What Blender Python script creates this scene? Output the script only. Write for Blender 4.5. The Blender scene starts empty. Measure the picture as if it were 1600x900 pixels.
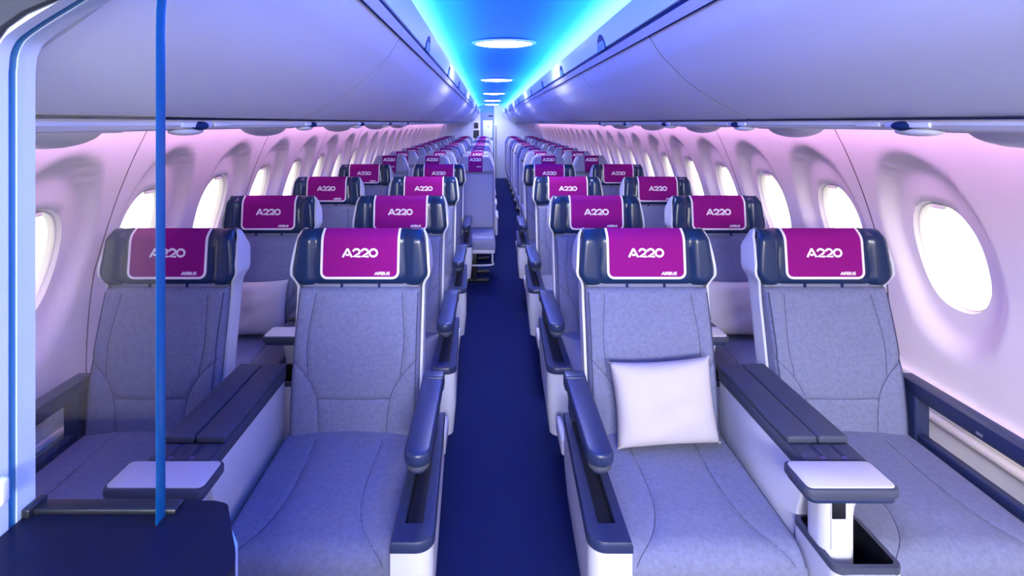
import bpy, bmesh, math, random
from mathutils import Vector, Matrix
random.seed(4)
S = bpy.context.scene
COL = S.collection
PI = math.pi

# ------------------------------------------------------------------ materials
def srgb(r, g, b):
    f = lambda c: (c/255/12.92) if c/255 <= .04045 else ((c/255+.055)/1.055)**2.4
    return (f(r), f(g), f(b), 1)

def mat(name, col, rough=.5, metal=0, spec=.5, noise=0, nscale=200, bump=0, sheen=0, coat=0):
    m = bpy.data.materials.new(name); m.use_nodes = True
    nt = m.node_tree; b = nt.nodes['Principled BSDF']
    if len(col) == 3: col = (*col, 1)
    b.inputs['Base Color'].default_value = col
    b.inputs['Roughness'].default_value = rough
    b.inputs['Metallic'].default_value = metal
    b.inputs['Specular IOR Level'].default_value = spec
    b.inputs['Sheen Weight'].default_value = sheen
    b.inputs['Coat Weight'].default_value = coat
    if noise or bump:
        tc = nt.nodes.new('ShaderNodeTexCoord')
        n = nt.nodes.new('ShaderNodeTexNoise'); n.inputs['Scale'].default_value = nscale
        n.inputs['Detail'].default_value = 4; n.inputs['Roughness'].default_value = .65
        nt.links.new(tc.outputs['Object'], n.inputs['Vector'])
        if noise:
            r = nt.nodes.new('ShaderNodeValToRGB')
            r.color_ramp.elements[0].position = .3; r.color_ramp.elements[1].position = .7
            r.color_ramp.elements[0].color = tuple(c*(1-noise) for c in col[:3])+(1,)
            r.color_ramp.elements[1].color = tuple(min(1, c*(1+noise)) for c in col[:3])+(1,)
            nt.links.new(n.outputs['Fac'], r.inputs['Fac'])
            nt.links.new(r.outputs['Color'], b.inputs['Base Color'])
        if bump:
            bp = nt.nodes.new('ShaderNodeBump'); bp.inputs['Strength'].default_value = bump
            bp.inputs['Distance'].default_value = .002
            nt.links.new(n.outputs['Fac'], bp.inputs['Height'])
            nt.links.new(bp.outputs['Normal'], b.inputs['Normal'])
    return m

def emit(name, col, st):
    m = bpy.data.materials.new(name); m.use_nodes = True
    b = m.node_tree.nodes['Principled BSDF']
    b.inputs['Base Color'].default_value = (*col, 1)
    b.inputs['Emission Color'].default_value = (*col, 1)
    b.inputs['Emission Strength'].default_value = st
    return m

def glassy(name, tint, gloss=.06):
    m = bpy.data.materials.new(name); m.use_nodes = True
    nt = m.node_tree; nt.nodes.remove(nt.nodes['Principled BSDF'])
    out = nt.nodes['Material Output']
    t = nt.nodes.new('ShaderNodeBsdfTransparent'); t.inputs['Color'].default_value = (*tint, 1)
    g = nt.nodes.new('ShaderNodeBsdfGlossy'); g.inputs['Roughness'].default_value = .02
    mx = nt.nodes.new('ShaderNodeMixShader'); mx.inputs['Fac'].default_value = gloss
    nt.links.new(t.outputs[0], mx.inputs[1]); nt.links.new(g.outputs[0], mx.inputs[2])
    nt.links.new(mx.outputs[0], out.inputs['Surface'])
    return m

M = {}
M['fabric'] = mat('seat_fabric', (.150, .166, .285), .9, spec=.2, noise=.15, nscale=80, bump=.25, sheen=.08)
M['seam'] = mat('seam_thread', (.045, .05, .12), .8)
M['neck'] = mat('neck_fabric', (.16, .17, .27), .8, noise=.1, nscale=90)
M['leather'] = mat('navy_leather', (.008, .023, .078), .26, spec=.35, bump=.06, nscale=220)
M['plastic'] = mat('navy_plastic', (.016, .026, .085), .36, bump=.03, nscale=500)
M['charcoal'] = mat('charcoal_plastic', (.050, .058, .105), .5, spec=.3, bump=.03, nscale=500)
M['button'] = mat('button_violet', (.10, .08, .26), .4)
M['black'] = mat('black_plastic', (.006, .007, .014), .4)
M['white'] = mat('white_shell', (.54, .56, .68), .34)
M['traywhite'] = mat('tray_white', (.62, .61, .70), .4)
M['magenta'] = mat('magenta_cloth', (.22, .006, .165), .9, spec=.12, noise=.08, nscale=300)
M['purple'] = mat('purple_cloth', (.17, .008, .15), .9, spec=.12, noise=.08, nscale=300)
M['border'] = mat('white_cloth', (.74, .70, .80), .8)
M['pillow'] = mat('pillow_cloth', (.45, .425, .50), .9, bump=.1, nscale=120)
M['eco'] = mat('slate_leather', (.18, .20, .33), .5, bump=.05, nscale=150)
M['ecoshell'] = mat('pale_grey_shell', (.55, .56, .68), .4)
M['carpet'] = mat('navy_carpet', (.0065, .013, .075), .97, spec=.1, noise=.3, nscale=300, bump=.3)
M['wall'] = mat('sidewall', (.84, .79, .80), .42)
M['bezel'] = mat('window_bezel', (.86, .83, .76), .3)
M['bin'] = mat('bin_shell', (.64, .68, .84), .42)
M['binstrip'] = mat('bin_strip', (.50, .54, .84), .35)
M['groove'] = mat('dark_groove', (.008, .012, .055), .7, spec=.1)
M['seamline'] = mat('panel_seam', (.10, .07, .10), .6)
M['ceiling'] = mat('ceiling_blue_wash', (.13, .47, .95), .6, spec=.2, noise=.03, nscale=120)  # white ceiling; the blue of the cove light is put into its colour
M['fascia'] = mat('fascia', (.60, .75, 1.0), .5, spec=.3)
M['psu'] = mat('service_panel', (.55, .56, .66), .75, spec=.1)
M['psugrey'] = mat('service_grey', (.48, .49, .60), .4)
M['latchblue'] = mat('latch_blue', (.07, .22, .62), .45, spec=.2)
M['latchdark'] = mat('latch_dark', (.006, .016, .09), .6, spec=.12)
M['glass'] = glassy('clear_glass', (.97, .985, .99), .015)
M['pane'] = glassy('window_pane', (.98, .98, .98), .04)
M['edge'] = mat('glass_edge', (.002, .055, .17), .2, spec=.25)
M['edgeline'] = mat('blue_channel', (.015, .13, .30), .25)
M['frame'] = mat('bulkhead_white', (.42, .48, .66), .4)
M['bulkgrey'] = mat('bulkhead_grey', (.030, .035, .055), .6, spec=.1)
M['counter'] = mat('black_counter', (.004, .005, .018), .28, spec=.12)
M['lamp'] = emit('lamp_lens', (1, .97, .95), 20)
M['metal'] = mat('brushed_metal', (.6, .6, .65), .3, metal=1)
M['doorblue'] = mat('door_panel', (.50, .58, .80), .4)
M['doorframe'] = mat('door_surround', (.10, .16, .36), .4)
M['exit'] = emit('exit_red', (.9, .12, .10), .8)

# ------------------------------------------------------------------ helpers
class MB:
    def __init__(self): self.bm = bmesh.new(); self.mats = []
    def mi(self, m):
        if m not in self.mats: self.mats.append(m)
        return self.mats.index(m)
    def poly(self, pts, faces, m):
        i = self.mi(m); vs = [self.bm.verts.new(p) for p in pts]
        for f in faces:
            try:
                fc = self.bm.faces.new([vs[k] for k in f]); fc.material_index = i; fc.smooth = True
            except ValueError: pass
        return vs
    def rbox(self, c, s, r, m, seg=3, rot=None):
        b = bmesh.new(); bmesh.ops.create_cube(b, size=1)
        for v in b.verts: v.co = Vector((v.co.x*s[0], v.co.y*s[1], v.co.z*s[2]))
        if r > 0: bmesh.ops.bevel(b, geom=b.edges[:], offset=min(r, min(s)*.499), segments=seg, profile=.5, affect='EDGES')
        self.take(b, m, Matrix.Translation(c) @ (rot or Matrix.Identity(4)))
    def take(self, b, m, mx=None):
        b.verts.index_update()
        pts = [(mx @ v.co) if mx else v.co.copy() for v in b.verts]
        self.poly(pts, [[v.index for v in f.verts] for f in b.faces], m); b.free()
    def prism(self, poly, axis, a, b_, m, r=0, seg=2):
        """2D polygon extruded along axis from a to b_. axis 'x': (y,z); 'y': (x,z); 'z': (x,y)"""
        def P(p, t):
            if axis == 'x': return (t, p[0], p[1])
            if axis == 'y': return (p[0], t, p[1])
            return (p[0], p[1], t)
        b = bmesh.new(); n = len(poly)
        v0 = [b.verts.new(P(p, a)) for p in poly]; v1 = [b.verts.new(P(p, b_)) for p in poly]
        f0 = b.faces.new(v0); f1 = b.faces.new(v1[::-1])
        for i in range(n): b.faces.new((v0[i], v0[(i+1) % n], v1[(i+1) % n], v1[i]))
        bmesh.ops.recalc_face_normals(b, faces=b.faces[:])
        if r > 0:
            es = [e for e in b.edges if any(len(f.verts) == n and n != 4 or f in (f0, f1) for f in e.link_faces)]
            bmesh.ops.bevel(b, geom=es, offset=r, segments=seg, profile=.5, affect='EDGES')
        self.take(b, m)
    def loft(self, loops, m, closed=True, cap=True):
        n = len(loops[0]); pts = [p for l in loops for p in l]; fs = []
        for j in range(len(loops)-1):
            for i in range(n if closed else n-1):
                k = (i+1) % n
                fs.append((j*n+i, j*n+k, (j+1)*n+k, (j+1)*n+i))
        if cap:
            fs.append(tuple(range(n))[::-1]); fs.append(tuple((len(loops)-1)*n+i for i in range(n)))
        self.poly(pts, fs, m)
    def tube(self, pts, r, m, n=6, closed=False):
        pts = [Vector(p) for p in pts]; loops = []
        for i, p in enumerate(pts):
            d = (pts[min(i+1, len(pts)-1)]-pts[max(i-1, 0)]).normalized()
            u = d.orthogonal().normalized() if i == 0 else (u-d*u.dot(d)).normalized()
            w = d.cross(u)
            loops.append([p+u*r*math.cos(2*PI*k/n)+w*r*math.sin(2*PI*k/n) for k in range(n)])
        self.loft(loops, m)
    def build(self, name, parent=None, loc=(0, 0, 0), sharp=40, fix=True):
        if fix: bmesh.ops.recalc_face_normals(self.bm, faces=self.bm.faces[:])
        me = bpy.data.meshes.new(name); self.bm.to_mesh(me); self.bm.free()
        for m in self.mats: me.materials.append(m)
        me.set_sharp_from_angle(angle=math.radians(sharp))
        o = bpy.data.objects.new(name, me); COL.objects.link(o)
        o.location = loc
        if parent: o.parent = parent
        return o

def tag(o, label=None, cat=None, group=None, kind=None):
    if label: o['label'] = label
    if cat: o['category'] = cat
    if group: o['group'] = group
    if kind: o['kind'] = kind
    return o
def empty(name, loc, label, cat, group=None):
    o = bpy.data.objects.new(name, None); COL.objects.link(o); o.location = loc
    o.empty_display_size = .1
    return tag(o, label, cat, group)
def copy_tree(o, parent=None):
    c = o.copy(); COL.objects.link(c)
    if parent: c.parent = parent
    for ch in list(o.children): copy_tree(ch, c)
    return c
def sstep(a, b, x):
    t = max(0, min(1, (x-a)/(b-a))); return t*t*(3-2*t)
def lerp_tab(tab, x):
    if x <= tab[0][0]: return tab[0][1]
    for (a, va), (b, vb) in zip(tab, tab[1:]):
        if x <= b: return va+(vb-va)*(x-a)/(b-a)
    return tab[-1][1]
def smooth_path(pts, n=8):
    """Catmull-Rom through 2D/3D points"""
    P = [Vector(p) for p in pts]; P = [P[0]*2-P[1]]+P+[P[-1]*2-P[-2]]; out = []
    for i in range(1, len(P)-2):
        a, b, c, d = P[i-1:i+3]
        for k in range(n):
            t = k/n
            out.append(.5*((2*b)+(c-a)*t+(2*a-5*b+4*c-d)*t*t+(3*b-a-3*c+d)*t**3))
    out.append(P[-2]); return out
def seg_dist(px, py, path):
    best = 9
    for a, b in zip(path, path[1:]):
        dx, dy = b[0]-a[0], b[1]-a[1]; L = dx*dx+dy*dy
        t = 0 if L == 0 else max(0, min(1, ((px-a[0])*dx+(py-a[1])*dy)/L))
        best = min(best, math.hypot(px-a[0]-t*dx, py-a[1]-t*dy))
    return best
def axis_samples(a, b, r, n):
    """denser near the ends (inside radius r)"""
    e = [r*(1-math.cos(PI/2*k/5)) for k in range(5)]
    mid = [a+r+(b-a-2*r)*k/n for k in range(n+1)]
    return [a+x for x in e]+mid+[b-x for x in e[::-1]]
def roll(e, r):
    if e >= r: return 0
    return r-math.sqrt(max(0, r*r-(r-e)**2))
def soft_slab(mb, us, vs, fn, back, m):
    """grid surface fn(u,v)->point with a wall to back(u,v) all round and a closed rear"""
    nu, nv = len(us), len(vs); pts = []; fs = []
    for v in vs:
        for u in us: pts.append(fn(u, v))
    for j in range(nv-1):
        for i in range(nu-1):
            a = j*nu+i; fs.append((a, a+1, a+nu+1, a+nu))
    rim = [i for i in range(nu)]+[j*nu+nu-1 for j in range(1, nv)]+[(nv-1)*nu+i for i in range(nu-2, -1, -1)]+[j*nu for j in range(nv-2, 0, -1)]
    base = len(pts)
    for k in rim: pts.append(back(us[k % nu], vs[k//nu]))
    n = len(rim)
    for k in range(n): fs.append((rim[k], rim[(k+1) % n], base+(k+1) % n, base+k))
    fs.append(tuple(base+k for k in range(n))[::-1])
    mb.poly(pts, fs, m)
def rrect(w, h, r, n=5, cx=0, cy=0):
    out = []
    for sx, sy, a0 in ((1, 1, 0), (-1, 1, 90), (-1, -1, 180), (1, -1, 270)):
        for k in range(n+1):
            a = math.radians(a0+90*k/n)
            out.append((cx+sx*(w/2-r)+r*math.cos(a), cy+sy*(h/2-r)+r*math.sin(a)))
    return out

# ------------------------------------------------------------------ lettering strokes (unit height 1)
def arc(cx, cy, rx, ry, a0, a1, n=10):
    return [(cx+rx*math.cos(math.radians(a0+(a1-a0)*k/n)), cy+ry*math.sin(math.radians(a0+(a1-a0)*k/n))) for k in range(n+1)]
def glyphs(txt):
    """list of (strokes, advance)"""
    G = {
     'A': ([[(0, 0), (.52, .9), (.62, .9), (1.12, 0)], [(.38, .27), (.78, .27)]], 1.2),
     '2': ([[(.04, .66)]+arc(.47, .62, .40, .30, 160, -20, 10)+[(.74, .40), (.12, .08), (.98, .08)]], 1.02),
     '0': ([arc(.52, .49, .46, .41, 90, 450, 24)], 1.1),
     'I': ([[(.1, 0), (.1, .98)]], .32),
     'R': ([[(.1, 0), (.1, .90), (.58, .90)]+arc(.58, .66, .22, .24, 90, -90, 8)+[(.1, .42)], [(.48, .42), (.84, 0)]], .98),
     'B': ([[(.1, .08), (.1, .90), (.58, .90)]+arc(.58, .70, .20, .20, 90, -90, 8)+[(.1, .50)], [(.58, .50)]+arc(.62, .29, .22, .21, 90, -90, 8)+[(.1, .08)]], 1.0),
     'U': ([[(.1, .98), (.1, .40)]+arc(.46, .40, .36, .32, 180, 360, 10)+[(.82, .98)]], 1.02),
     'S': ([[(.78, .84), (.62, .90), (.32, .90)]+arc(.32, .69, .20, .20, 90, 270, 8)+[(.58, .49)]+arc(.58, .29, .20, .20, 90, -90, 8)+[(.08, .08)]], .9),
    }
    return [G[c] for c in txt]
def ribbon(path, w):
    L = []; R = []; n = len(path); P = [Vector(p).to_2d() if len(p) > 2 else Vector(p) for p in path]
    closed = (P[0]-P[-1]).length < 1e-4
    for i in range(n):
        a = P[i-1] if i else (P[-2] if closed else None); b = P[i+1] if i < n-1 else (P[1] if closed else None)
        d1 = (P[i]-a).normalized() if a is not None else None; d2 = (b-P[i]).normalized() if b is not None else None
        d1 = d1 or d2; d2 = d2 or d1
        n1 = Vector((-d1.y, d1.x)); n2 = Vector((-d2.y, d2.x)); m = (n1+n2)
        m = n1 if m.length < 1e-3 else m.normalized()
        k = min(1.6, 1/max(.2, m.dot(n1)))
        L.append(P[i]+m*w/2*k); R.append(P[i]-m*w/2*k)
    return L, R
def text_mesh(mb, txt, x0, z0, h, surf, m, wt=.2, width=None, slant=0):
    gl = glyphs(txt); tot = sum(g[1] for g in gl); sx = h if not width else width/tot
    cx = 0
    for strokes, adv in gl:
        for st in strokes:
            Lp, Rp = ribbon(st, wt); pts = []; fs = []; n = len(Lp)
            for A in (Lp, Rp):
                for off in (.0042, .0030):
                    for p in A:
                        X = x0+(cx+p.x+slant*p.y)*sx; Z = z0+p.y*h
                        pts.append(surf(X, Z, off))
            for i in range(n-1):
                fs += [(i, i+1, 2*n+i+1, 2*n+i), (i, n+i, n+i+1, i+1), (2*n+i, 2*n+i+1, 3*n+i+1, 3*n+i)]
            fs += [(0, 2*n, 3*n, n), (n-1, 2*n-1, 4*n-1, 3*n-1)]
            mb.poly(pts, fs, m)
        cx += adv

# ------------------------------------------------------------------ business seat
L = lambda z: (z-.5)*.2
BW = .220
CBW = .231
V_SEAMS, C_SEAMS = [], []
BACK_SEAMS = []
for s in (-1, 1):
    BACK_SEAMS.append([(p.x, p.y) for p in smooth_path([(s*.155, .985), (s*.169, .83), (s*.160, .722)])])
    BACK_SEAMS.append([(p.x, p.y) for p in smooth_path([(s*.216, .775), (s*.162, .718), (s*.126, .645), (s*.113, .515)])])
BACK_SEAMS.append([(p.x, p.y) for p in smooth_path([(-.126, .648), (0, .644), (.126, .648)])])
CUSH_SEAMS = []
for s in (-1, 1):
    CUSH_SEAMS.append([(p.x, p.y) for p in smooth_path([(s*.112, -.03), (s*.104, -.2), (s*.112, -.33), (s*.148, -.42), (s*.205, -.475)])])

def bevel_path(path, fn, off=.0005):
    return [fn(p[0], p[1]) for p in path]

def back_fn(x, z, seams=True):
    t = (z-.49)/.51
    r = .026
    y = L(z)-.022*math.sin(PI*max(0, min(1, t)))**1
    y += .010*math.cos(x/BW*PI/2)*(1 if t < .6 else 1)       # shallow dish
    e = min(BW-abs(x), z-.488, 1.002-z)
    ex, ez = BW-abs(x), min(z-.488, 1.002-z)
    y += max(roll(ex, r), roll(ez, r*.8))
    if seams:
        d = min(seg_dist(x, z, s) for s in BACK_SEAMS)
        y += .0045*math.exp(-(d/.007)**2)
        # soft fullness between seams
        y -= .003*min(1, d/.05)
    return (x, y, z)
def cush_fn(x, y, seams=True):
    yf = -.475
    z = .528+.02*(y/.475)*.5
    z += .012*(1-(x/CBW)**2)*sstep(yf, yf+.15, y)
    ef = y-yf
    z -= roll(max(ef, 0), .055)
    z -= roll(CBW-abs(x), .024)
    if seams:
        d = min(seg_dist(x, y, s) for s in CUSH_SEAMS)
        z -= .004*math.exp(-(d/.007)**2)
        z += .003*min(1, d/.05)
    return (x, y, z)
WTAB = [(.38, .230), (.9, .232), (1.0, .233), (1.02, .237), (1.045, .253), (1.06, .255), (1.12, .250), (1.175, .243), (1.194, .235), (1.203, .227), (1.206, .222)]
FTAB = [(.38, .034), (.95, .036), (1.0, .032), (1.04, .006), (1.09, .0), (1.16, .012), (1.2, .034), (1.206, .042)]
def shell_part(parent):
    mb = MB(); outer = []; inner = []
    zs = [.38, .5, .62, .74, .86, .95, 1.0, 1.012, 1.025, 1.045, 1.06, 1.085, 1.12, 1.15, 1.175, 1.185, 1.194, 1.203, 1.206]
    def sec(z, t):
        w = lerp_tab(WTAB, z)-t; yf = L(z)+lerp_tab(FTAB, z); yb = L(z)+.135-t-max(0, z-1.16)*.6; r = .035-t
        p = [(-w, yf), (-w, (yf+yb)/2), (-w, yb-r)]
        for k in range(1, 6):
            a = PI+PI/2*k/6; p.append((-w+r+r*math.cos(a), yb-r-r*math.sin(a)))
        p.append((-w+r, yb)); q = [(-a, b) for a, b in p[::-1]]
        drop = .055*sstep(1.10, 1.2, z)
        return [(a, b, z-drop*max(0, (b-yf-.02)/(yb-yf-.02))) for a, b in p+[(0, yb)]+q]
    lo = [sec(z, 0) for z in zs]; li = [sec(z, .009) for z in zs]
    n = len(lo[0]); pts = [p for l in lo for p in l]+[p for l in li for p in l]; off = len(zs)*n; fs = []
    for j in range(len(zs)-1):
        for i in range(n-1):
            a = j*n+i; fs.append((a, a+1, a+n+1, a+n)); fs.append((off+a, off+a+n, off+a+n+1, off+a+1))
        for i in (0, n-1):
            a = j*n+i; fs.append((a, a+n, off+a+n, off+a))
    for j in (0, len(zs)-1):
        for i in range(n-1):
            a = j*n+i; fs.append((a, a+1, off+a+1, off+a))
    mb.poly(pts, fs, M['white'])
    return mb.build('seat_shell', parent, sharp=50)
HZ0, HZ1 = 1.010, 1.207
def hw(z): return lerp_tab(WTAB, z)-.0105
def head_y(x, z):
    y = .110+(z-HZ0)*.10
    y -= .012*sstep(.155, .19, abs(x))
    y += .006*math.exp(-((abs(x)-.163)/.006)**2)          # vertical seam
    y += roll(z-HZ0, .03)*.8+roll(HZ1-z, .042)
    return y
def headrest_part(parent):
    mb = MB()
    us = axis_samples(-1, 1, .1, 40); vs = axis_samples(HZ0, HZ1, .03, 16)
    def fn(u, z):
        x = u*hw(min(z, 1.195)); ex = (1-abs(u))*hw(z)
        return (x, head_y(x, z)+roll(ex, .02), z)
    soft_slab(mb, us, vs, fn, lambda u, z: (u*hw(min(z, 1.195)), .185+(z-HZ0)*.08, z-.045*sstep(1.1, 1.2, z)), M['leather'])
    return mb.build('headrest', parent, sharp=50)
def cover_surf(x, s, off, z0=1.034, top=HZ1):
    """s = distance up from the hem; past the top it folds over to the rear"""
    H = top-.006-z0
    if s <= H:
        z = z0+s; return (x, head_y(min(max(x, -.15), .15), max(z, HZ0+.012))-off, z)
    t = s-H; z = top-.006+.0085*min(1, t/.012)
    return (x, head_y(0, top-.006)-off+t*.95, z-.55*max(0, t-.014))
def cover_part(parent, half, z0, length, border, m, surf, rc=.026):
    mb = MB(); b = border
    H = length
    ss = [0, .0012, .003, .0055]+([b] if b else [])+[b+.0015, b+.004, b+.009, b+.015]+[b+.02+(H-b-.02)*k/18 for k in range(19)]
    def wo(s): return half-(roll(s, rc) if s < rc else 0)
    def wi(s):
        s2 = s-b; r = max(.004, rc-b); return half-b-(roll(max(0, s2), r) if s2 < r else 0)
    nc = 20; rows = []
    for s in ss:
        o_, i_ = wo(s), (wi(s) if s >= b else wi(b))
        i_ = min(i_, o_)
        xs = [-o_]+[-i_+2*i_*k/nc for k in range(nc+1)]+[o_]
        rows.append([(x, s) for x in xs])
    n = len(rows[0])
    for layer, off in ((0, .0032), (1, .0008)):
        pass
    pts = []; fs_b = []; fs_m = []
    for off in (.0034, .0006):
        for r in rows:
            for x, s in r: pts.append(surf(x, s, off))
    N = len(rows)*n
    i_b = mb.mi(M['border']); 
    vs = [mb.bm.verts.new(p) for p in pts]
    def face(idx, mm):
        try:
            f = mb.bm.faces.new([vs[k] for k in idx]); f.material_index = mb.mi(mm); f.smooth = True
        except ValueError: pass
    for j in range(len(rows)-1):
        for i in range(n-1):
            a = j*n+i
            mm = M['border'] if (b and (ss[j+1] <= b+1e-6 or i == 0 or i == n-2)) else m
            face((a, a+1, a+n+1, a+n), mm)
        face((j*n, (j+1)*n, N+(j+1)*n, N+j*n), M['border'] if b else m)
        face((j*n+n-1, (j+1)*n+n-1, N+(j+1)*n+n-1, N+j*n+n-1), M['border'] if b else m)
    for i in range(n-1): face((i, i+1, N+i+1, N+i), M['border'] if b else m)
    o = mb.build('headrest_cover', parent, sharp=60)
    return o
def armrest_pad(mb, cx, y0, y1, ztop, w, th, m, round_front=True):
    """slab with bullet front end at y0"""
    r = w/2; p = []
    if round_front:
        for k in range(13):
            a = PI+PI*k/12; p.append((cx+r*math.cos(a), y0+r+r*math.sin(a)*1.0))
    else: p = [(cx-r, y0), (cx+r, y0)]
    p += [(cx+r, y1), (cx-r, y1)]
    mb.prism(p, 'z', ztop-th, ztop, m, r=min(.009, th*.3), seg=3)

def build_business(name, kind, s):
    """kind: aisle / window; s: +1 when the armrest (aisle or window side) is on +x"""
    root = empty(name, (0, 0, 0), 'x', 'seat')
    shell_part(root)
    mb = MB()                                             # backrest
    us = axis_samples(-BW, BW, .026, 62); vs = axis_samples(.488, 1.002, .022, 72)
    soft_slab(mb, us, vs, back_fn, lambda x, z: (x, L(z)+.085, z), M['fabric'])
    for sm in BACK_SEAMS:
        mb.tube([(q[0], q[1]-.0002, q[2]) for q in (back_fn(a, b) for a, b in sm)], .0016, M['seam'], 5)
    for sx in (-1, 1):                                    # edge piping
        pp = [(sx*(BW-.007), back_fn(sx*(BW-.007), z)[1]-.0015, z) for z in [.50+.49*k/30 for k in range(31)]]
        mb.tube(pp, .0022, M['seam'], 6)
    mb.build('backrest', root, sharp=60)
    mb = MB()                                             # neck strip with posts
    mb.rbox((0, .150, 1.000), (.43, .05, .06), .012, M['neck'])
    mb.build('neck_panel', root)
    for sx in (-1, 1):
        mb = MB(); mb.rbox((sx*.068, .123, 1.000), (.009, .006, .05), .002, M['latchdark']); mb.build('headrest_post', root)
    headrest_part(root)
    cov = cover_part(root, .1435, 1.034, .211, .0085, M['magenta'], lambda x, s_, o: cover_surf(x, s_, o))
    mb = MB()
    ts = lambda X, Z, off: cover_surf(X, Z-1.034, off)
    text_mesh(mb, 'A220', -.063, 1.112, .031, ts, M['border'], wt=.245, width=.128)
    mb.build('lettering', cov, sharp=30); mb = MB()
    text_mesh(mb, 'AIRBUS', .053, 1.049, .0112, ts, M['border'], wt=.27, width=.055, slant=.18)
    mb.build('small_lettering', cov, sharp=30)
    mb = MB()                                             # cushion
    us = axis_samples(-CBW, CBW, .024, 60)
    vs = [-.475+.055*(1-math.cos(PI/2*k/8)) for k in range(8)]+[-.42+.475*k/56 for k in range(57)]
    soft_slab(mb, us, vs, cush_fn, lambda x, y: (x*.985, max(y, -.47)+.004, .385), M['fabric'])
    for sm in CUSH_SEAMS:
        mb.tube([(q[0], q[1], q[2]+.0002) for q in (cush_fn(a, b) for a, b in sm)], .0013, M['seam'], 5)
    for sx in (-1, 1):
        pp = [(sx*(CBW-.006), y, cush_fn(sx*(CBW-.006), y)[2]+.001) for y in [-.47+.46*k/30 for k in range(31)]]
        mb.tube(pp, .002, M['seam'], 6)
    mb.build('seat_cushion', root, sharp=60)
    mb = MB()                                             # base and legs
    mb.rbox((0, -.19, .345), (.40, .50, .08), .012, M['black'])
    mb.build('seat_base', root)
    for yy in (-.36, .04):
        mb = MB()
        for sx in (-1, 1): mb.rbox((sx*.16, yy, .155), (.035, .05, .31), .008, M['metal'])
        mb.rbox((0, yy, .016), (.36, .06, .03), .006, M['metal'])
        mb.build('leg', root)
    if kind == 'aisle':
        cx = s*.282
        # side bin along the aisle: white outer skin, navy rim, open slot
        def plan(w0, w1, y0, y1, r):
            a, b = cx-s*w0, cx+s*w1                      # a inner, b outer
            q = [(a, y1), (a, y0)]
            for k in range(7):
                t = -PI/2+PI/2*k/6
                q.append((b-s*r+s*r*math.cos(t), y0+r+r*math.sin(t)))
            q.append((b-s*.018, y1)); return q
        mb = MB()
        mb.loft([[(x+s*(-.012), y+.012, .33) for x, y in plan(.047, .052, -.55, -.005, .04)],
                 [(x, y, .45) for x, y in plan(.047, .052, -.555, -.005, .04)],
                 [(x, y, .592) for x, y in plan(.047, .052, -.555, -.005, .04)]], M['white'])
        sc = mb.build('side_bin', root, sharp=45)
        mb = MB()
        out = plan(.048, .055, -.560, -.003, .042); n = len(out)
        ix0, ix1 = cx-s*.022, cx+s*.022
        inn = [(ix0, -.03), (ix0, -.50)]
        for k in range(7): inn.append((ix1, -.50))
        inn.append((ix1-s*.008, -.03))
        inn = [(ix0, -.03), (ix0, -.495)]+[(ix0+(ix1-ix0)*k/6, -.495) for k in range(7)]+[(ix1-s*.006, -.03)]
        inn = inn[:n]
        loops = [[(x, y, .590) for x, y in out], [(x, y, .607) for x, y in out], [(x+(cx-x)*.06, y*.995, .614) for x, y in out],
                 [(x, y, .612) for x, y in inn], [(x, y, .50) for x, y in inn]]
        mb.loft(loops, M['plastic'], cap=False)
        mb.build('bin_rim', sc, sharp=35)
        mb = MB()
        mb.prism(inn if s > 0 else inn, 'z', .594, .598, M['black']); mb.build('bin_slot', sc)
        mb = MB()                                        # armrest
        armrest_pad(mb, cx-s*.002, -.440, -.03, .745, .072, .036, M['plastic'])
        armrest_pad(mb, cx-s*.002, -.432, -.05, .707, .062, .014, M['charcoal'])
        armrest_pad(mb, cx-s*.002, -.415, -.06, .692, .045, .014, M['plastic'])
        mb.rbox((cx-s*.002, -.004, .722), (.072, .05, .050), .006, M['plastic'])
        mb.rbox((cx-s*.006, -.005, .66), (.048, .045, .10), .006, M['plastic'])
        mb.build('armrest', root, sharp=40)
        mb = MB()
        mb.rbox((cx+s*.020, .16, .44), (.022, .16, .06), .010, M['ecoshell']); mb.build('lower_trim', root)
    else:
        cx = s*.258
        mb = MB()
        p = [(-.46, .710), (-.445, .714), (.07, .714), (.07, .670), (-.43, .670), (-.455, .682)]
        mb.prism(p, 'x', cx-.030, cx+.025, M['plastic'], r=.005)
        mb.rbox((cx, -.19, .665), (.042, .48, .014), .005, M['charcoal'])
        mb.rbox((cx, .035, .60), (.050, .075, .18), .006, M['plastic'])
        mb.rbox((cx-s*.029, -.24, .680), (.004, .022, .010), .0019, M['metal'])
        mb.build('armrest', root, sharp=40)
        mb = MB()
        mb.rbox((cx-s*.004, -.20, .523), (.030, .53, .034), .006, M['plastic']); mb.build('side_rail', root)
    return root

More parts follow.
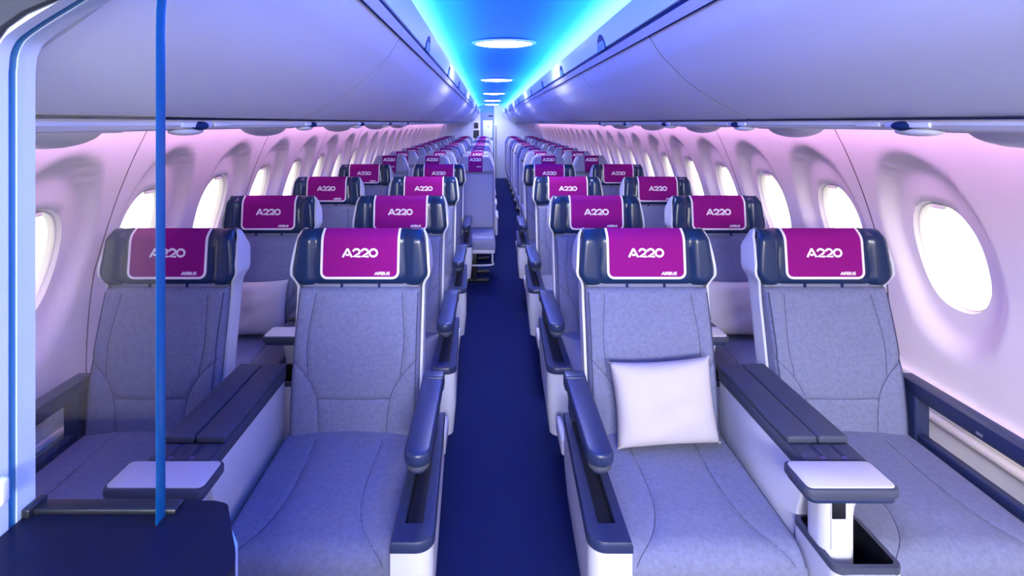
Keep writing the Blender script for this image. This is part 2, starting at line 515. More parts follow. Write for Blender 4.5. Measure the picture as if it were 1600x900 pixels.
def build_console(s):
    """console between two seats; s=+1 right pair. local x=0 at its middle"""
    root = empty('centre_console', (0, 0, 0), 'x', 'console')
    mb = MB()
    body = [(.07, .28), (.07, .70), (-.37, .70), (-.42, .694), (-.43, .66), (-.40, .58), (-.385, .50), (-.385, .28)]
    mb.prism(body, 'x', -.078, .078, M['white'], r=.006)
    mb.build('body', root, sharp=40)
    mb = MB()
    cap = [(.07, .692), (.07, .728), (-.44, .728), (-.445, .70), (-.43, .692)]
    mb.prism(cap, 'x', -.083, .083, M['charcoal'], r=.003)
    mb.build('top_panel', root, sharp=40)
    for k in (-1, 1):
        mb = MB(); mb.rbox((k*.0425, -.148, .739), (.080, .436, .020), .006, M['charcoal'], 3)
        mb.build('lid', root, sharp=40)
    mb = MB()
    for x0 in (-.056, 0, .056): mb.rbox((x0, -.405, .730), (.044, .066, .004), .001, M['charcoal'])
    pan = mb.build('control_panel', root)
    for x0 in (-.026, .030):
        mb = MB(); mb.rbox((x0, -.405, .7285), (.014, .066, .003), .001, M['plastic'])
        mb.rbox((x0, -.429, .7305), (.014, .012, .003), .001, M['button']); mb.build('button', pan)
    mb = MB()
    for k in range(4): mb.rbox((-.002, -.392-.010*k, .7328), (.018-.003*(k % 2), .0015, .0006), 0, M['plastic'])
    mb.build('icon_marks', pan)
    # tray on a post
    tx, W = (-.0365, .224) if s > 0 else (.009, .245)
    mb = MB()
    tx2 = -s*.034; post = rrect(.084, .085, .028, 6, tx2-s*.007, -.478)
    mb.loft([[(x*1.0, y, .385) for x, y in post], [(x, y, .50) for x, y in post], [(x, y, .705) for x, y in post]], M['white'])
    po = mb.build('tray_post', root, sharp=45)
    mb = MB(); mb.rbox((tx2-s*.014, -.5215, .665), (.034, .004, .045), .002, M['black']); mb.build('screen', po)
    mb = MB(); mb.rbox((tx2-s*.006, -.5205, .63), (.052, .003, .125), .001, M['traywhite']); mb.build('screen_surround', po)
    mb = MB(); 
    ty0, ty1 = -.562, -.452
    def tray_poly(g):
        q = rrect(W-2*g, ty1-ty0-2*g, .018-g*.6, 4, tx, (ty0+ty1)/2)
        return q
    mb.prism(tray_poly(0), 'z', .718, .740, M['charcoal'], r=.004)
    mb.prism([(x*.93+tx*.07+s*.0, y*.96-.02) for x, y in tray_poly(0)], 'z', .706, .7185, M['plastic'], r=.003)
    tr = mb.build('tray_table', root, sharp=40)
    mb = MB(); mb.prism(tray_poly(.007), 'z', .7395, .7425, M['traywhite'], r=.001); mb.build('tray_surface', tr)
    # forward open bin at cushion level
    mb = MB()
    def ring(w, y0, y1, r): return rrect(w, y1-y0, r, 5, -s*.004, (y0+y1)/2)
    o = ring(.164, -.565, -.39, .022); i = ring(.142, -.553, -.402, .014)
    mb.loft([[(x, y, .28) for x, y in o], [(x, y, .545) for x, y in o]], M['white'], cap=False)
    b = mb.build('storage_bin', root, sharp=45)
    mb = MB()
    mb.loft([[(x, y, .543) for x, y in o], [(x*1.01, y, .556) for x, y in o], [(x, y, .560) for x, y in o], [(x, y, .560) for x, y in i]], M['charcoal'], cap=False)
    mb.loft([[(x, y, .559) for x, y in i], [(x, y, .385) for x, y in i]], M['black'], cap=False)
    mb.prism(i, 'z', .383, .386, M['black'])
    mb.build('bin_rim', b, sharp=40)
    return root

# pillow ---------------------------------------------------------------------
def build_pillow():
    mb = MB(); N = 28; pts = {}; fs = []
    W, H, T = .168, .133, .052
    vs = []
    for side in (-1, 1):
        for j in range(N+1):
            for i in range(N+1):
                u, v = -1+2*i/N, -1+2*j/N
                pin = 1-.07*(1-abs(u)**2)*0-.0
                x = u*W*(1-.075*(1-v*v)*abs(u)**3*0-.06*(1-(v*v))*(abs(u)**4))
                z = v*H*(1-.07*(1-u*u)*(abs(v)**4))
                th = T*((1-u**4)*(1-v**4))**.55
                th += .004*math.sin(5*u+3*v)*(1-u*u)*(1-v*v)+.003*math.sin(9*v-4*u)*(1-u**2)*(1-v**2)
                vs.append((x, side*max(th, 0), z))
    n = N+1
    for sd in (0, 1):
        for j in range(N):
            for i in range(N):
                a = sd*n*n+j*n+i; fs.append((a, a+1, a+n+1, a+n))
    mb.poly(vs, fs, M['pillow'])
    bmesh.ops.remove_doubles(mb.bm, verts=mb.bm.verts[:], dist=.0004)
    return mb.build('cushion', None, sharp=80)

# economy seat ---------------------------------------------------------------
def build_eco():
    root = empty('economy_seat', (0, 0, 0), 'x', 'seat', None)
    def outline(half, top, z0, sh):
        """half-width as function of z: tapered shoulders"""
        return lambda z: half if z < sh else half-(half*.30)*((z-sh)/(top-sh))**1.4
    hwz = outline(.205, 1.24, .5, 1.075)
    Ly = lambda z: -.02+(z-1.15)*.2
    mb = MB()
    us = axis_samples(-1, 1, .12, 14)
    vs = axis_samples(1.055, 1.24, .035, 10)
    soft_slab(mb, us, vs, lambda u, z: (u*hwz(z), Ly(z)-.012+roll((1-abs(u))*.2, .03)+max(roll(z-1.055, .03), roll(1.24-z, .028)), z),
              lambda u, z: (u*hwz(z), Ly(z)+.07, z), M['eco'])
    mb.build('headrest', root, sharp=60)
    mb = MB()
    vs = axis_samples(.47, 1.05, .03, 14)
    def bfn(u, z):
        x = u*.205
        g = .006*math.exp(-((abs(x)-.13)/.008)**2)
        return (x, Ly(z)+roll((1-abs(u))*.205, .03)+max(roll(z-.47, .03), roll(1.05-z, .015))+g, z)
    soft_slab(mb, axis_samples(-1, 1, .12, 26), vs, bfn, lambda u, z: (u*.205, Ly(z)+.06, z), M['eco'])
    mb.build('backrest', root, sharp=60)
    mb = MB()
    prof = [(.46, .05), (.46, .085), (1.10, .10), (1.22, .085), (1.235, .06)]
    zs = [.40, .6, .8, 1.0, 1.08, 1.14, 1.19, 1.22]
    loops = []
    for z in zs:
        w = hwz(z)+.010; y0 = Ly(z)+.035; y1 = Ly(z)+.098-.02*sstep(1.1, 1.22, z)
        loops.append([(x, y, z) for x, y in rrect(2*w, y1-y0, .018, 3, 0, (y0+y1)/2)])
    mb.loft(loops, M['ecoshell']); mb.build('seat_shell', root, sharp=50)
    def sf(x, s_, o):
        z0 = 1.065; H = 1.237-z0
        if s_ <= H:
            z = z0+s_; return (x, Ly(z)-.012+max(roll(z-1.055, .03), roll(1.24-z, .028))-o-.001, z)
        t = s_-H; return (x, Ly(1.237)-.012+roll(.003, .028)-o+t*.95, 1.2395+.001)
    cov = cover_part(root, .077, 1.065, .205, 0, M['purple'], sf, rc=.004)
    mb = MB(); ts = lambda X, Z, off: sf(X, Z-1.065, off+.0008)
    text_mesh(mb, 'A220', -.062, 1.183, .032, ts, M['border'], wt=.25, width=.126)
    mb.build('lettering', cov, sharp=30); mb = MB()
    text_mesh(mb, 'AIRBUS', .010, 1.118, .010, ts, M['border'], wt=.24, width=.050, slant=.18)
    mb.build('small_lettering', cov, sharp=30)
    mb = MB()
    yb = Ly(.5)
    def cf(u, y):
        x = u*.21; z = .475-roll(max(0, y-(yb-.46)), .05)-roll((1-abs(u))*.21, .025); return (x, y, z)
    soft_slab(mb, axis_samples(-1, 1, .12, 10), [yb-.46+.05*(1-math.cos(PI/2*k/6)) for k in range(6)]+[yb-.41+.44*k/10 for k in range(11)], cf,
              lambda u, y: (u*.208, y+.003, .355), M['eco'])
    mb.build('seat_cushion', root, sharp=60)
    mb = MB(); mb.rbox((0, yb-.22, .335), (.41, .46, .045), .012, M['white'])
    mb.build('seat_base', root)
    for yy in (yb-.30, yb+.0):
        mb = MB(); mb.rbox((0, yy, .16), (.05, .06, .32), .01, M['black']); mb.rbox((0, yy, .015), (.30, .06, .028), .006, M['black']); mb.build('leg', root)
    mb = MB(); yy = yb-.43
    mb.tube(smooth_path([(-.18, yy, .33), (-.18, yy, .24), (-.16, yy, .20), (.16, yy, .20), (.18, yy, .24), (.18, yy, .33)], 6), .009, M['white'], 8)
    mb.build('luggage_bar', root)
    mb = MB(); mb.rbox((-.08, yb-.40, .28), (.13, .06, .09), .006, M['ecoshell']); mb.build('power_box', root)
    mb = MB(); mb.rbox((.226, yb-.19, .655), (.032, .36, .035), .012, M['ecoshell'])
    mb.rbox((.226, yb-.03, .53), (.026, .06, .24), .008, M['ecoshell'])
    mb.build('armrest', root, sharp=45)
    return root

def area(name, loc, rot, sx, sy, e, col, spread=180):
    d = bpy.data.lights.new(name, 'AREA'); d.shape = 'RECTANGLE'; d.size = sx; d.size_y = sy; d.energy = e; d.color = col; d.spread = math.radians(spread)
    o = bpy.data.objects.new(name, d); COL.objects.link(o); o.location = loc; o.rotation_euler = rot; return o

ORD = ['first', 'second', 'third', 'fourth', 'fifth', 'sixth', 'seventh', 'eighth', 'ninth', 'tenth', 'eleventh', 'twelfth', 'thirteenth', 'fourteenth']
BROW = ['front row', 'second row', 'third row', 'fourth row']
ROWY = [0, .875, 1.87, 3.02]
Y0 = 1.79
XL1, XL2, XR1, XR2 = -1.166, -.466, .574, 1.222
protos = {'L1': build_business('business_seat', 'window', -1), 'L2': build_business('business_seat', 'aisle', 1),
          'R1': build_business('business_seat', 'aisle', -1), 'R2': build_business('business_seat', 'window', 1)}
XS = {'L1': XL1, 'L2': XL2, 'R1': XR1, 'R2': XR2}
WHO = {'L1': 'window seat left of the aisle', 'L2': 'aisle seat left of the aisle', 'R1': 'aisle seat right of the aisle', 'R2': 'window seat right of the aisle'}
EXTRA = {('L1', 0): ', behind the glass screen', ('R1', 0): ', white pillow on it', ('L1', 1): ', pale pillow on it', ('R2', 1): ', pale pillow on it'}
for r in range(4):
    for k, pr in protos.items():
        o = pr if r == 0 else copy_tree(pr)
        o.location = (XS[k], Y0+ROWY[r], 0)
        tag(o, 'wide blue %s, %s%s' % (WHO[k], BROW[r], EXTRA.get((k, r), '')), 'seat', 'wide blue seats with magenta headrest covers')
CL, CR = -.798, .895
for x, s, side in ((CL, -1, 'left'), (CR, 1, 'right')):
    c0 = build_console(s)
    for r in range(4):
        o = c0 if r == 0 else copy_tree(c0)
        o.location = (x, Y0+ROWY[r], 0)
        tag(o, 'dark topped console with small tray between the two %s wide seats, %s' % (side, BROW[r]), 'console', 'consoles between paired wide seats')
pil = build_pillow()
def place_pillow(o, x, r, lab, rz=0, tilt=.2, dx=0):
    o.location = (x+dx, Y0+ROWY[r]-.064, .682)
    o.rotation_euler = (-tilt, rz, 0)
    tag(o, lab, 'pillow', 'loose pillows on the wide seats')
place_pillow(pil, XR1, 0, 'white pillow leaning on the front row aisle seat right of the aisle', -.06, .2, .004)
p2 = pil.copy(); COL.objects.link(p2); place_pillow(p2, XL1, 1, 'pale pillow on the second row window seat left of the aisle', -.02)
p3 = pil.copy(); COL.objects.link(p3); place_pillow(p3, XR2, 1, 'pale pillow on the second row window seat right of the aisle', .01)

EX = [(-1.08, 'left window'), (-.61, 'left middle'), (-.14, 'left aisle'), (.656, 'right aisle'), (1.126, 'right window')]
eco = build_eco(); first = True
for r in range(11):
    for x, w in EX:
        o = eco if first else copy_tree(eco); first = False
        o.location = (x, 5.75+.86*r, 0)
        tag(o, 'slate blue economy seat in the %s column, %s row behind the wide seats' % (w, ORD[r]), 'seat', 'economy seats with purple headrest covers')

# ------------------------------------------------------------------ cabin shell
YS, YE = .50, 15.2
CB = .10          # centre of ceiling and bins
CW = .07          # centre of the side walls
def struct(o): o['kind'] = 'structure'; return o
mb = MB(); mb.rbox((.05, 6.7, -.02), (3.4, 18.5, .04), 0, M['carpet']); struct(mb.build('floor'))

# forward galley shell around the viewpoint
mb = MB()
mb.rbox((.05, -2.54, 1.1), (3.3, .08, 2.2), 0, M['wall'])
mb.rbox((-1.60, -.835, 1.1), (.06, 3.33, 2.2), 0, M['wall'])
mb.rbox((1.70, -.78, 1.1), (.06, 3.5, 2.2), 0, M['wall'])
struct(mb.build('wall_front'))
mb = MB(); mb.rbox((.05, -1.0, 2.24), (3.3, 3.1, .08), 0, M['wall']); struct(mb.build('trim_5'))
# ceiling: dome, fascias and the crown above the bins
mb = MB()
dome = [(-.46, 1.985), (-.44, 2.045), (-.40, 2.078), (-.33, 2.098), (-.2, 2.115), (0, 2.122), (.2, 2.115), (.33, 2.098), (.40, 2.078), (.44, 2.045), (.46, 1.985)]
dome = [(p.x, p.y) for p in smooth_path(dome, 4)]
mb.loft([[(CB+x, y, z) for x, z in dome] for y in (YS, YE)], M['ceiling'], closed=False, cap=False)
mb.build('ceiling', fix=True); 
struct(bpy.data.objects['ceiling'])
for s, nm in ((-1, 'trim_1'), (1, 'trim_2')):
    mb = MB()
    prof = [(.352, 1.884), (.342, 1.886), (.336, 1.92), (.330, 1.960), (.330, 1.968), (.338, 1.968), (.346, 1.95), (.46, 1.94), (.46, 1.990), (.466, 1.990), (.47, 1.93), (.36, 1.93)]
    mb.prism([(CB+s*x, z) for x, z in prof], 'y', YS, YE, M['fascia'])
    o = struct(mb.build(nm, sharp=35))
    mb = MB(); mb.rbox((CB+s*.356, (YS+YE)/2, 1.878), (.018, YE-YS, .014), 0, M['groove']); mb.build('dark_groove', o)
    mb = MB()
    mb.prism([(CB+s*x, z) for x, z in [(.47, 1.93), (.47, 2.0), (.9, 1.97), (1.32, 1.72), (1.40, 1.64), (1.38, 1.62), (1.28, 1.69), (.9, 1.93)]], 'y', YS, YE, M['wall'])
    mb.build('crown_panel', o)

# overhead bins
face = [(.344, .268), (.358, .243), (.373, .217), (.393, .188), (.417, .163), (.450, .130), (.49, .097), (.55, .058), (.60, .030), (.645, .010)]
face = [(p.x, 1.6+p.y) for p in smooth_path(face, 3)]
def build_bin(s, ln):
    root = empty('overhead_bin', (0, 0, 0), 'x', 'bin')
    mb = MB()
    p = face+[(.66, 1.612), (.72, 1.70), (.72, 1.868)]
    mb.prism([(s*x, z) for x, z in p], 'y', -ln/2+.0035, ln/2-.0035, M['bin'])
    mb.build('bin_door', root, sharp=30)
    mb = MB()
    mb.prism([(s*x, z) for x, z in [(.3405, 1.869), (.3445, 1.871), (.356, 1.848), (.352, 1.846)]], 'y', -ln/2+.004, ln/2-.004, M['binstrip'])
    mb.prism([(s*x, z) for x, z in [(.3525, 1.8465), (.3505, 1.8455), (.3525, 1.842), (.3545, 1.843)]], 'y', -ln/2+.004, ln/2-.004, M['groove'])
    mb.build('edge_strip', root, sharp=30)
    mb = MB()
    q = [(x+.0003, z+.0003) for x, z in face]; q2 = [(x+.012, z+.012) for x, z in face[::-1]]
    mb.prism([(s*x, z) for x, z in q+q2], 'y', ln/2-.0034, ln/2+.0034, M['groove']); mb.build('seam_dark_fill', root)  # dark strip put in for the shade of the open gap between bins
    # latch: half-ellipse recess set on the fascia with a paddle
    mb = MB()
    def tongue(a, h, z0): return [(a*math.cos(PI*k/14), z0+h*math.sin(PI*k/14)) for k in range(15)]
    fx = lambda z: .342-(z-1.886)*.16
    def slab(q, out, m):
        n = len(q); pts = [(s*(fx(z)-out), y, z) for y, z in q]+[(s*(fx(z)+.004), y, z) for y, z in q]
        mb.poly(pts, [tuple(range(n)), tuple(range(n, 2*n))]+[(i, (i+1) % n, n+(i+1) % n, n+i) for i in range(n)], m)
    slab(tongue(.068, .062, 1.880), .0025, M['latchdark'])
    la = mb.build('latch', root, sharp=30)
    mb = MB()
    slab([(y, z) for y, z in tongue(.060, .054, 1.880) if z < 1.915]+[], .005, M['latchblue'])
    mb.build('paddle', la, sharp=30)
    return root
for s, side, starts in ((-1, 'left', [.50, 1.52]), (1, 'right', [-.70, .39, 1.49])):
    ys = starts[:-1]+[starts[-1]+1.1*k for k in range(13)]
    ys = [y for y in ys if y < YE-.3]+[YE-.03]
    cache = {}
    for k, (a, b) in enumerate(zip(ys, ys[1:])):
        ln = round(b-a, 3)
        if ln in cache: o = copy_tree(cache[ln])
        else: o = cache[ln] = build_bin(s, ln)
        o.location = (CB, (a+b)/2, 0)
        k2 = k-(len(starts)-2)
        tag(o, 'pale overhead bin on the %s, %s from the front' % (side, ORD[k2]) if k2 >= 0 else 'pale overhead bin on the right ahead of all the seats', 'overhead bin', 'overhead bins')

# service channel under the bins
for s, nm, y0 in ((-1, 'trim_3', .50), (1, 'trim_4', -.70)):
    mb = MB()
    prof = [(.650, 1.606), (.652, 1.596), (.660, 1.589), (.70, 1.5855), (1.17, 1.583), (1.185, 1.590), (1.185, 1.655), (.735, 1.655), (.735, 1.6065)]
    mb.prism([(CB+s*x, z) for x, z in prof], 'y', y0, YE-.03, M['psu'])
    o = struct(mb.build(nm, sharp=35))
    mb = MB(); mb.rbox((CB+s*.649, (y0+YE-.03)/2, 1.6065), (.012, YE-.03-y0, .0025), 0, M['groove']); mb.build('dark_groove', o)
n = 0
def build_reader(s):
    root = empty('reading_light', (0, 0, 0), 'x', 'reading light')
    mb = MB(); mb.prism([(a*.5, 1.5955+b) for a, b in rrect(.12, .012, .003, 3)], 'x', s*.648, s*.653, M['psugrey']) if False else mb.rbox((s*.650, 0, 1.5965), (.006, .10, .010), .002, M['binstrip'])
    mb.build('mount_plate', root)
    mb = MB()
    b = bmesh.new(); bmesh.ops.create_uvsphere(b, u_segments=14, v_segments=10, radius=1)
    mb.take(b, M['latchdark'], Matrix.Translation((s*.650, .012, 1.5945)) @ Matrix.Diagonal((.012, .022, .0085, 1)))
    mb.build('lamp_head', root)
    mb = MB(); mb.rbox((s*.652, .10, 1.5965), (.006, .065, .009), .002, M['psugrey']); mb.build('sign_panel', root)
    mb = MB()
    b = bmesh.new(); bmesh.ops.create_uvsphere(b, u_segments=16, v_segments=8, radius=1)
    mb.take(b, M['psu'], Matrix.Translation((s*.670, 0, 1.584)) @ Matrix.Diagonal((.02, .05, .008, 1))); mb.build('bezel', root)
    return root
def build_pod(s):
    root = empty('service_pod', (0, 0, 0), 'x', 'overhead pod')
    mb = MB(); mb.rbox((0, 0, 1.582), (.14, .20, .004), .001, M['psu']); mb.build('mount_plate', root)
    mb = MB(); loops = []
    for k in range(13):
        t = -1+2*k/12; y = .09*t; h = .030*math.sqrt(max(0, 1-t*t))**1.2+.0015; w = .07*math.sqrt(max(0, 1-t*t*.8))
        loops.append([(w*math.cos(PI*j/10), y, 1.584-h*math.sin(PI*j/10)) for j in range(11)])
    mb.loft(loops, M['psugrey']); mb.build('pod_cover', root, sharp=60); return root
for s, side in ((-1, 'left'), (1, 'right')):
    rd = build_reader(s); pd = build_pod(s)
    for k in range(5):
        o = rd if k == 0 else copy_tree(rd)
        o.location = (CB, .97+.64*k+(.02 if s < 0 else -.03), 0)
        tag(o, 'small blue reading light under the %s overhead bins, %s from the front' % (side, ORD[k]), 'reading light', 'reading lights under the bins')
        q = pd if k == 0 else copy_tree(pd)
        q.location = (CB+s*.90, (.95 if s < 0 else .97)+(.92 if s < 0 else .74)*k, 0)
        tag(q, 'grey rounded pod hanging under the %s overhead bins, %s from the front' % (side, ORD[k]), 'overhead pod', 'pods under the bins')

# side walls with window recesses
WALL = [(.0, 1.50), (.3, 1.57), (.63, 1.585), (.8, 1.582), (1.0, 1.562), (1.12, 1.532), (1.3, 1.475), (1.45, 1.415), (1.56, 1.362), (1.62, 1.325), (1.70, 1.26)]
wp = smooth_path(WALL, 6)
WT = [(p.x, p.y) for p in wp]
def Wx(z): return lerp_tab(WT, z)
ZC, Z0, Z1 = 1.125, .635, 1.665
HA, HB = .142, .196            # window hole half sizes
RA, RB = .238, .375            # recess half sizes
def recess(y, z):
    e = math.sqrt((y/RA)**2+((z-ZC)/RB)**2)
    up = .9+.1*math.tanh((z-ZC)/.12)
    return .050*up*(1-sstep(.79+.07*math.tanh((z-ZC)/.12), 1.0, e))
def hole(a, k=1.0):
    n = 2.35; c, s_ = math.cos(a), math.sin(a)
    return (math.copysign(abs(c)**(2/n), c)*HA*k, math.copysign(abs(s_)**(2/n), s_)*HB*k)
NA = 56
def cell(mb, s, yc, half):
    def bound(a):
        c, s_ = math.cos(a), math.sin(a)
        t = min(half/abs(c) if abs(c) > 1e-6 else 9, ((Z1-ZC) if s_ > 0 else (ZC-Z0))/abs(s_) if abs(s_) > 1e-6 else 9)
        return c*t, s_*t
    angs = [2*PI*k/NA for k in range(NA)]
    for cy, cz in ((half, Z1-ZC), (-half, Z1-ZC), (half, -(ZC-Z0)), (-half, -(ZC-Z0))): angs.append(math.atan2(cz, cy) % (2*PI))
    angs = sorted(set(round(a, 6) for a in angs)); na = len(angs)
    loops = []
    ts = [0, .08, .16, .24, .32, .4, .46, .52, .58, .64, .70, .76, .82, .88, .94, 1.0]
    for t in ts[::-1]:
        lp = []
        for a in angs:
            hx, hz = hole(a); bx, bz = bound(a)
            y, z = hx+(bx-hx)*t, ZC+hz+(bz-hz)*t
            lp.append((CW+s*(Wx(z)+recess(y, z)), yc+y, z))
        loops.append(lp)
    for k, d in ((.985, .006), (.96, .016), (.94, .026)):
        lp = []
        for a in angs:
            hx, hz = hole(a); z = ZC+hz
            hx2, hz2 = hole(a, k)
            lp.append((CW+s*(Wx(ZC+hz)+recess(hx, z)+d), yc+hx2, ZC+hz2))
        loops.append(lp)
    mb.loft(loops, M['wall'], cap=False)
wn = 1
for s, nm, y1, step in ((-1, 'wall_left', 1.69, .575), (1, 'wall_right', 1.87, .575)):
    mb = MB(); cs = [y1+step*k for k in range(-1, 30)]
    cs = [c for c in cs if c+step/2 <= YE+.1]
    for c in cs: cell(mb, s, c, step/2)
    ya, yb = cs[0]-step/2, cs[-1]+step/2
    dado = [(1.585, .636), (1.560, .637), (1.555, .630), (1.558, .618), (1.60, .606), (1.612, .56), (1.612, .30), (1.57, .0)]
    mb.loft([[(CW+s*x, y, z) for x, z in dado] for y in (ya, yb)], M['wall'], closed=False, cap=False)
    if yb < YE: mb.loft([[(CW+s*Wx(z), y, z) for z in (.635, .8, 1.0, 1.2, 1.4, 1.56, 1.665)] for y in (yb, YE+.05)], M['wall'], closed=False, cap=False)
    w = struct(mb.build(nm, sharp=50))
    mb = MB(); mb.tube([(CW+s*1.595, ya, .50), (CW+s*1.595, yb, .50)], .018, M['wall'], 10)
    struct(mb.build('baseboard_left' if s < 0 else 'baseboard_right', sharp=60))
    for k in range(0 if s > 0 else 1, len(cs)-1, 2):     # dark joints between wall panels
        if s > 0 and k == 0: pass
        y = (cs[k]+cs[k+1])/2+(step if s > 0 else 0)
        if s < 0: y = (cs[k+1]+cs[k])/2+step*0
        if not (cs[0] < y < cs[-1]): continue
        mb = MB(); zz = [.64+1.02*j/30 for j in range(31)]
        loops = [[(CW+s*(Wx(z)-.0012), y-.0022, z), (CW+s*(Wx(z)-.0012), y+.0022, z), (CW+s*(Wx(z)+.004), y+.0022, z), (CW+s*(Wx(z)+.004), y-.0022, z)] for z in zz]
        mb.loft(loops, M['seamline']); mb.build('panel_joint', w)
    proto = None
    for c in cs:
        if proto is None:
            mb = MB(); angs = [2*PI*k/NA for k in range(NA)]; loops = []
            for k, d in ((.955, .022), (.950, .016), (.94, .018), (.935, .028), (.93, .042), (.97, .044)):
                lp = []
                for a in angs:
                    hx, hz = hole(a, k); h0, z0 = hole(a)
                    lp.append((s*(Wx(ZC+z0)+recess(h0, ZC+z0)+d), hx, ZC+hz))
                loops.append(lp)
            mb.loft(loops, M['bezel'], cap=False)
            o = proto = mb.build('window_%d' % wn, sharp=50)
            o['kind'] = 'structure'
            mb = MB()
            lp = []
            for a in angs:
                hx, hz = hole(a, .935); h0, z0 = hole(a, .935)
                lp.append((s*(Wx(ZC+z0)+.050+.034), hx, ZC+hz))
            lp2 = [(x+s*.006, y, z) for x, y, z in lp]
            mb.loft([lp, lp2], M['pane']); mb.build('glass_pane', o)
            mb = MB()
            zt = ZC+HB*.95
            mb.rbox((s*(Wx(zt)+.064), 0, zt-.008), (.014, .055, .016), .004, M['bezel'])
            mb.build('shade_handle', o)
        else:
            o = copy_tree(proto); o.name = 'window_%d' % wn
        o.location = (CW, c, 0); wn += 1

# rear end wall with doorway
mb = MB()
outl = [(-1.62, 0), (-1.62, 1.0), (-1.40, 1.6), (-.9, 1.99), (-.45, 2.2), (.65, 2.2), (1.1, 1.99), (1.54, 1.6), (1.74, 1.0), (1.74, 0)]
def quadwall(mb, x0, x1, z0, z1, m): mb.rbox(((x0+x1)/2, YE+.04, (z0+z1)/2), (x1-x0, .08, z1-z0), 0, m)
DX0, DX1, DZ = -.23, .165, 1.90
quadwall(mb, -1.66, -.43, 0, 2.15, M['frame']); quadwall(mb, DX1, 1.78, 0, 2.15, M['frame']); quadwall(mb, -.43, DX1, DZ, 2.15, M['latchblue'])
quadwall(mb, -.43, DX0, 0, DZ, M['psu'])
struct(mb.build('wall_rear'))
mb = MB()
mb.rbox(((DX0+DX1)/2, YE+.035, DZ/2), (DX1-DX0, .05, DZ), 0, M['doorframe'])
dr = struct(mb.build('door_1'))
mb = MB(); mb.rbox(((DX0+DX1)/2+.015, YE+.005, 1.42), (.28, .02, .50), .008, M['doorblue']); mb.rbox(((DX0+DX1)/2+.015, YE+.005, .62), (.30, .02, .95), .008, M['doorblue']); mb.build('door_panel', dr)
mb = MB(); mb.rbox((.0, YE-.006, 1.49), (.05, .01, .03), .003, M['doorframe']); mb.build('door_window', dr)
mb = MB(); mb.rbox((.02, YE+.0, 1.74), (.20, .02, .06), .004, M['exit']) if False else mb.rbox((.07, YE+.0, 1.80), (.14, .015, .04), .003, M['bulkgrey']); mb.build('sign_plate', dr)
mb = MB(); mb.rbox((-.345, YE-.02, 1.53), (.11, .03, .15), .004, M['black'])
mon = mb.build('wall_monitor'); tag(mon, 'small black screen on the white rear wall left of the far door', 'screen')
mb = MB(); mb.rbox((-.345, YE-.01, 1.28), (.16, .02, .22), .005, M['bulkgrey'])
hat = tag(mb.build('service_hatch'), 'grey hatch panel on the rear wall below the small black screen', 'hatch')
mb = MB(); mb.rbox((-.345, YE-.004, 1.28), (.18, .008, .24), .004, M['psu']); mb.build('frame', hat)
mb = MB(); mb.tube([(.215, YE-.05, .02), (.215, YE-.05, 1.52)], .018, M['metal'], 10)
tag(mb.build('handrail'), 'slim upright pole beside the far door', 'pole')

# ceiling lamps
def build_lamp():
    root = empty('ceiling_light', (0, 0, 0), 'x', 'ceiling light')
    mb = MB(); loops = []
    for r_, z in ((.205, 0), (.205, -.006), (.19, -.010)):
        loops.append([(r_*math.cos(2*PI*k/40), r_*.75*math.sin(2*PI*k/40), z) for k in range(40)])
    mb.loft(loops, M['fascia']); mb.build('bezel', root, sharp=40)
    mb = MB(); loops = []
    for r_, z in ((.185, -.009), (.15, -.016), (.08, -.021), (.01, -.022)):
        loops.append([(r_*math.cos(2*PI*k/40), r_*.75*math.sin(2*PI*k/40), z) for k in range(40)])
    mb.loft(loops, M['lamp']); mb.build('lens', root, sharp=60)
    return root
lp = build_lamp()
for k, y in enumerate((3.35, 6.2, 9.05, 11.9, 14.6)):
    o = lp if k == 0 else copy_tree(lp)
    o.location = (CB, y, 2.112)
    area('ceiling_lamp', (CB, y, 2.086), (0, 0, 0), .28, .2, 11, (1, .95, .98), 130)
    tag(o, 'bright oval lamp in the blue-lit ceiling, %s from the front' % ORD[k], 'ceiling light', 'oval ceiling lamps')

# ------------------------------------------------------------------ foreground divider
part = empty('bulkhead_divider', (-.8, .47, 0), 'white curved divider frame with clear glass screen at the left front', 'divider')
def local(o): o.matrix_parent_inverse = Matrix.Translation((.8, -.47, 0)); return o
JX = -.422
opening = [(JX, 1.2445), (JX, 1.636)]+[(p.x, p.y) for p in smooth_path([(JX, 1.645), (-.4185, 1.666), (-.403, 1.682), (-.3465, 1.717)], 5)]+[(-.173, 1.82), (-.12, 1.851)]
def panel_poly(g):
    o_ = [(x-g*(1 if z < 1.66 else .5), z+(g*.85 if z > 1.66 else 0)) for x, z in opening]
    return o_+[(-.12, 2.2), (-1.45, 2.2), (-1.55, 1.0), (-1.48, .0), (JX-g, .0)]
def soft_panel(y0, y1, g, m, nm):
    mb = MB(); mb.prism(panel_poly(g), 'y', y0, y1, m); return local(mb.build(nm, part, sharp=30))
soft_panel(.449, .4615, 0, M['frame'], 'front_frame')
soft_panel(.4615, .470, .0015, M['edgeline'], 'glass_channel')
soft_panel(.470, .489, 0, M['frame'], 'rear_frame')
mb = MB(); mb.prism([(-1.45, 1.5), (-1.45, 2.1), (-.2, 2.1), (-.2, 1.79), (-.363, 1.706), (-.393, 1.693), (-.41, 1.681), (-.425, 1.66), (-.432, 1.5)], 'y', .441, .449, M['bulkgrey'], r=.003); local(mb.build('face_panel', part, sharp=30))
mb = MB(); mb.rbox((-.413, .444, 1.288), (.010, .010, .022), .003, M['psugrey']); local(mb.build('latch', part))
gx = -.293
gedge = [(gx, 1.2448), (gx, 1.679)]+[(p.x, p.y) for p in smooth_path([(gx, 1.684), (-.2922, 1.705), (-.2885, 1.7365), (-.278, 1.773), (-.252, 1.81)], 4)]
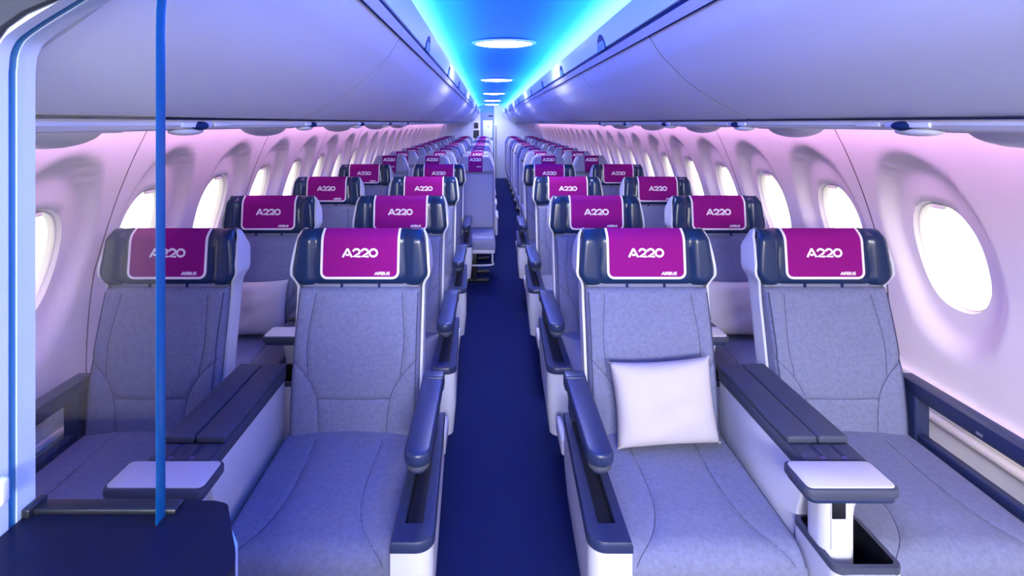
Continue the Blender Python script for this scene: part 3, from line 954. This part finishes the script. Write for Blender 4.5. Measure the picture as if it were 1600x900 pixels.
mb = MB(); mb.prism(gedge+[(-.252, 1.84), (-.426, 1.84), (-.426, 1.2448)], 'y', .4626, .4692, M['glass'])
gl = local(mb.build('glass_pane', part, sharp=30))
mb = MB()
loops = [[(x+.0002, .4624, z), (x+.0006, .4642, z), (x+.0006, .4742, z), (x+.0002, .4760, z), (x-.0001, .4760, z), (x-.0001, .4624, z)] for x, z in gedge]
mb.loft(loops, M['edge'], closed=True, cap=True)
e = mb.build('polished_edge', gl, sharp=30)
e['label'] = 'blue polished glass edge'
# counter
cnt = empty('divider_counter', (-.6, .38, 0), 'glossy black counter with rounded corner below the glass screen', 'counter')
def localc(o): o.matrix_parent_inverse = Matrix.Translation((.6, -.38, 0)); return o
plan = [(-1.40, .4385), (-.4205, .4385), (-.4205, .4955), (-.264, .4955)]+[(p.x, p.y) for p in smooth_path([(-.2583, .4955), (-.2447, .491), (-.237, .480), (-.223, .457), (-.209, .434), (-.206, .42), (-.21, .404), (-.2415, .3465)], 4)]+[(-.273, .294), (-1.40, .294)]
mb = MB(); mb.prism(plan, 'z', 1.2255, 1.2435, M['counter']); localc(mb.build('countertop', cnt, sharp=40))
body = [(-1.38, .4375), (-.4205, .4375), (-.4205, .488), (-.264, .488), (-.236, .483), (-.223, .467), (-.215, .42), (-.236, .357), (-.278, .315), (-1.38, .315)]
mb = MB(); mb.prism(body, 'z', .0, 1.2257, M['frame']); localc(mb.build('counter_body', cnt, sharp=40))
mb = MB(); mb.rbox((-.353, .4845, 1.2458), (.1365, .0147, .0050), .0015, M['black']); mb.rbox((-.417, .4825, 1.2475), (.0075, .021, .0085), .0015, M['black']); localc(mb.build('upstand', cnt))

# ------------------------------------------------------------------ light
w = bpy.data.worlds.new('World'); S.world = w; w.use_nodes = True
bg = w.node_tree.nodes['Background']; bg.inputs['Color'].default_value = (1, .97, .95, 1); bg.inputs['Strength'].default_value = 1.9
ym, yl = (YS+YE)/2, YE-YS-.1
for s in (-1, 1):
    # cove strips hidden behind the fascia lip, shining up into the dome
    area('cove_strip', (CB+s*.362, ym, 1.955), (PI, s*-.55, 0), .03, yl, 135, (.004, .14, 1))
    area('dome_edge_fill', (CB+s*.405, ym, 1.958), (PI, s*.1, 0), .02, yl, 18, (1, .86, .80), 80)  # extra white strip added to whiten the dome edges
    # wall wash in the slot between service channel and wall
    area('wall_wash', (CW+s*1.245, ym, 1.635), (0, -s*.75, 0), .03, yl, 21, (.97, .50, 1), 105)
area('galley_light', (.1, -2.2, 1.95), (math.radians(78), 0, 0), 1.4, .5, 215, (1, .98, .95))
area('blue_fill_light', (.05, .40, 2.16), (math.radians(24), 0, 0), 1.8, .3, 46, (.02, .20, 1))  # unseen fill lamp added to turn the cushions and low areas blue
area('rear_wall_fill', (CB, 14.2, 2.06), (math.radians(50), 0, 0), .6, .2, 8, (.95, .95, 1))  # unseen fill lamp added to brighten the rear wall

# ------------------------------------------------------------------ camera
cd = bpy.data.cameras.new('camera'); cam = bpy.data.objects.new('camera', cd); COL.objects.link(cam)
cam.location = (0, 0, 1.6); cam.rotation_euler = (PI/2, 0, 0)
cd.sensor_width = 36; cd.lens = 36*820/1600
cd.shift_x = (800-763)/1600; cd.shift_y = -(450-192)/1600
cd.clip_start = .02; cd.clip_end = 200
S.camera = cam
vs = S.view_settings
S.display_settings.display_device = 'sRGB'
vs.view_transform = 'Standard'; vs.look = 'None'; vs.exposure = 0; vs.gamma = 1; vs.use_curve_mapping = False
